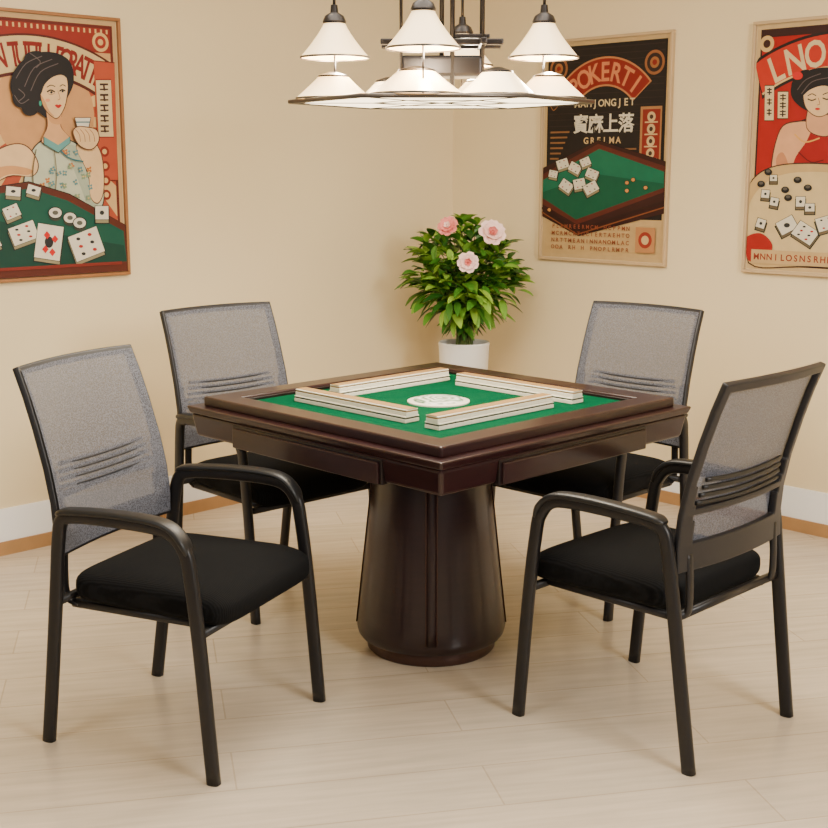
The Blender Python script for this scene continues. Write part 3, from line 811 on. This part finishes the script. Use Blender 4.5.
# ------------------------------------------------------------------ chandelier
def build_lamp():
    CZ=Vector((0.082,0.05,0)); e=empty('pendant_chandelier',CZ)
    R=0.452; z=1.70
    hexv=[Vector((R*math.cos(math.radians(60*k)),R*0.85*math.sin(math.radians(60*k)),z)) for k in range(6)]
    sweep('frame_ring',hexv,0.013,0.014,M_nickel,e,side=(0,0,1),smooth=1,n=8,power=3,closed=True)
    sweep('spoke_hub',[Vector((q.x*0.45,q.y*0.45,z)) for q in hexv],0.010,0.008,M_nickel,e,side=(0,0,1),smooth=1,n=8,power=3,closed=True)
    for k in range(3):
        sweep('spoke_%d'%(k+1),[hexv[k],hexv[k+3]],0.008,0.010,M_nickel,e,smooth=1,n=8,power=3)
    cv=[Vector((q.x*0.98,q.y*0.98,z-0.003)) for q in hexv]+[Vector((q.x*0.98,q.y*0.98,z+0.003)) for q in hexv]
    obj_from('diffuser_panel',cv,[tuple(range(5,-1,-1)),tuple(range(6,12))]+[(k,(k+1)%6,6+(k+1)%6,6+k) for k in range(6)],M_glow,e)
    def shade(nm,c,r,h,mat,top=0.28,flare=1.6,n=48):
        prof=[]
        for i in range(13):
            t=i/12; prof.append((r*(top+(1-top)*(1-t)**flare),c[2]+h*t))
        inner_=[(rr*0.965,zz-0.001) for rr,zz in reversed(prof[:-1])]
        lathe(nm,prof+[(prof[-1][0]*0.6,prof[-1][1])]+inner_,mat,e,loc=(c[0],c[1],0),n=n,cap=False)
        lathe(nm+'_rim',[(r*1.0,c[2]-0.004),(r*1.012,c[2]-0.004),(r*1.012,c[2]+0.002),(r*1.0,c[2]+0.002)],M_nickel,e,loc=(c[0],c[1],0),n=n,cap=False)
    low=[(-0.322,0.0,0.112),(0.318,0.0,0.112),(-0.075,-0.22,0.132),(0.125,0.22,0.11),(0.155,-0.18,0.110),(-0.16,0.22,0.105)]
    for i,(x,y,r) in enumerate(low):
        shade('lower_shade_%d'%(i+1),(x,y,z+0.010),r,0.062,M_shade2,0.40,1.05)
        lathe('lower_cap_%d'%(i+1),[(0.001,z+0.068),(r*0.42,z+0.068),(r*0.40,z+0.076),(0.012,z+0.086),(0.001,z+0.086)],M_bronze,e,loc=(x,y,0),n=24,cap=False)
    ups=[(-0.317,0.0,0.102),(0.302,0.0,0.104),(-0.057,-0.30,0.102),(0.072,0.30,0.098)]
    for i,(x,y,r) in enumerate(ups):
        shade('bell_shade_%d'%(i+1),(x,y,1.828),r,0.100,M_shade,0.30,1.25)
        lathe('bell_cap_%d'%(i+1),[(0.001,1.926),(0.033,1.924),(0.035,1.930),(0.028,1.946),(0.012,1.956),(0.010,1.977),(0.001,1.980)],M_bronze,e,loc=(x,y,0),n=28,cap=False)
        sweep('bell_rod_%d'%(i+1),[(x,y,1.97),(x,y,2.10)],0.009,0.009,M_bronze,e,smooth=1,n=10)
        sweep('bell_arm_%d'%(i+1),[(x,y,2.10),(x*0.9,y*0.9,2.125),(x*0.5,y*0.5,2.13),(0,0,2.13)],0.014,0.014,M_bronze,e,side=(0,0,1),smooth=6,n=10)
        sweep('drop_rod_%d'%(i+1),[(x,y,1.705),(x,y,1.918)],0.006,0.006,M_bronze,e,smooth=1,n=8)
    for i,(x,y) in enumerate(((-0.12,-0.05),(0.12,-0.05),(0.12,0.07),(-0.12,0.07),(0.0,0.0),(0.03,-0.05))):
        sweep('stem_%d'%(i+1),[(x,y,1.70),(x,y,2.74 if i==4 else 2.45)],0.009 if i<4 else 0.014,0.009 if i<4 else 0.014,M_bronze,e,smooth=1,n=10)
    box('hub_beam_1',(0,-0.05,1.868),(0.36,0.020,0.018),M_bronze,e,0.004)
    box('hub_beam_2',(0,0.07,1.868),(0.36,0.020,0.018),M_bronze,e,0.004)
    box('hub_beam_3',(-0.12,0.01,1.868),(0.020,0.22,0.018),M_bronze,e,0.004)
    box('hub_beam_4',(0.12,0.01,1.868),(0.020,0.22,0.018),M_bronze,e,0.004)
    box('hub_plate',(0.06,0.01,1.885),(0.16,0.12,0.012),M_bronze,e,0.003)
    box('hub_box',(0,0.01,1.80),(0.24,0.13,0.06),M_bronze,e,0.01)
    box('upper_plate',(0,0.01,2.45),(0.28,0.18,0.02),M_bronze,e,0.005)
    lathe('ceiling_canopy',[(0.001,2.69),(0.06,2.69),(0.085,2.72),(0.09,2.749),(0.001,2.749)],M_bronze,e,n=40,cap=False)
    # real bulbs
    for i,(x,y,r) in enumerate(ups):
        l=bpy.data.lights.new('bulb','POINT'); l.energy=11; l.color=(1,0.84,0.62); l.shadow_soft_size=0.03
        o=bpy.data.objects.new('bulb_light_%d'%(i+1),l); COL.objects.link(o); o.parent=e; o.location=(x+0.02,y,1.815)
    l=bpy.data.lights.new('downlight','AREA'); l.energy=26; l.color=(1,0.89,0.73); l.shape='DISK'; l.size=0.7
    o=bpy.data.objects.new('down_light',l); COL.objects.link(o); o.parent=e; o.location=(0,0,1.675)
build_lamp()

# ------------------------------------------------------------------ lights
def area(name,loc,target,size,energy,color,sy=None):
    l=bpy.data.lights.new(name,'AREA'); l.energy=energy; l.color=color; l.size=size
    if sy: l.shape='RECTANGLE'; l.size_y=sy
    o=bpy.data.objects.new(name,l); COL.objects.link(o); o.location=loc
    o.rotation_euler=(Vector(target)-Vector(loc)).to_track_quat('-Z','Y').to_euler()
    return o
area('added_key_right',(2.5,-3.4,2.3),(-1.0,1.2,0.9),1.2,152,(1,0.97,0.92))  # added unseen area light, front right, brightens the left wall; no window
area('added_fill_left',(-2.6,-3.2,2.4),(1.6,1.3,0.9),1.0,40,(1,0.96,0.90))  # unseen fill added from the front left, lifts the right wall
area('added_fill_overhead',(0,-0.4,2.70),(0,-0.4,0),1.5,68,(1,0.94,0.83))  # overhead fill added below the ceiling to soften shadows, no fixture here
w=bpy.data.worlds.new('World'); bpy.context.scene.world=w; w.use_nodes=True
w.node_tree.nodes['Background'].inputs[0].default_value=(1,0.97,0.92,1)
w.node_tree.nodes['Background'].inputs[1].default_value=0.20

# ------------------------------------------------------------------ camera
cd=bpy.data.cameras.new('camera'); cam=bpy.data.objects.new('camera',cd); COL.objects.link(cam)
cd.sensor_width=36; cd.lens=36*1270/828
cam.location=(0,-3.85,1.5); cam.rotation_euler=(math.pi/2-math.atan(244/1270),0,0)
bpy.context.scene.camera=cam
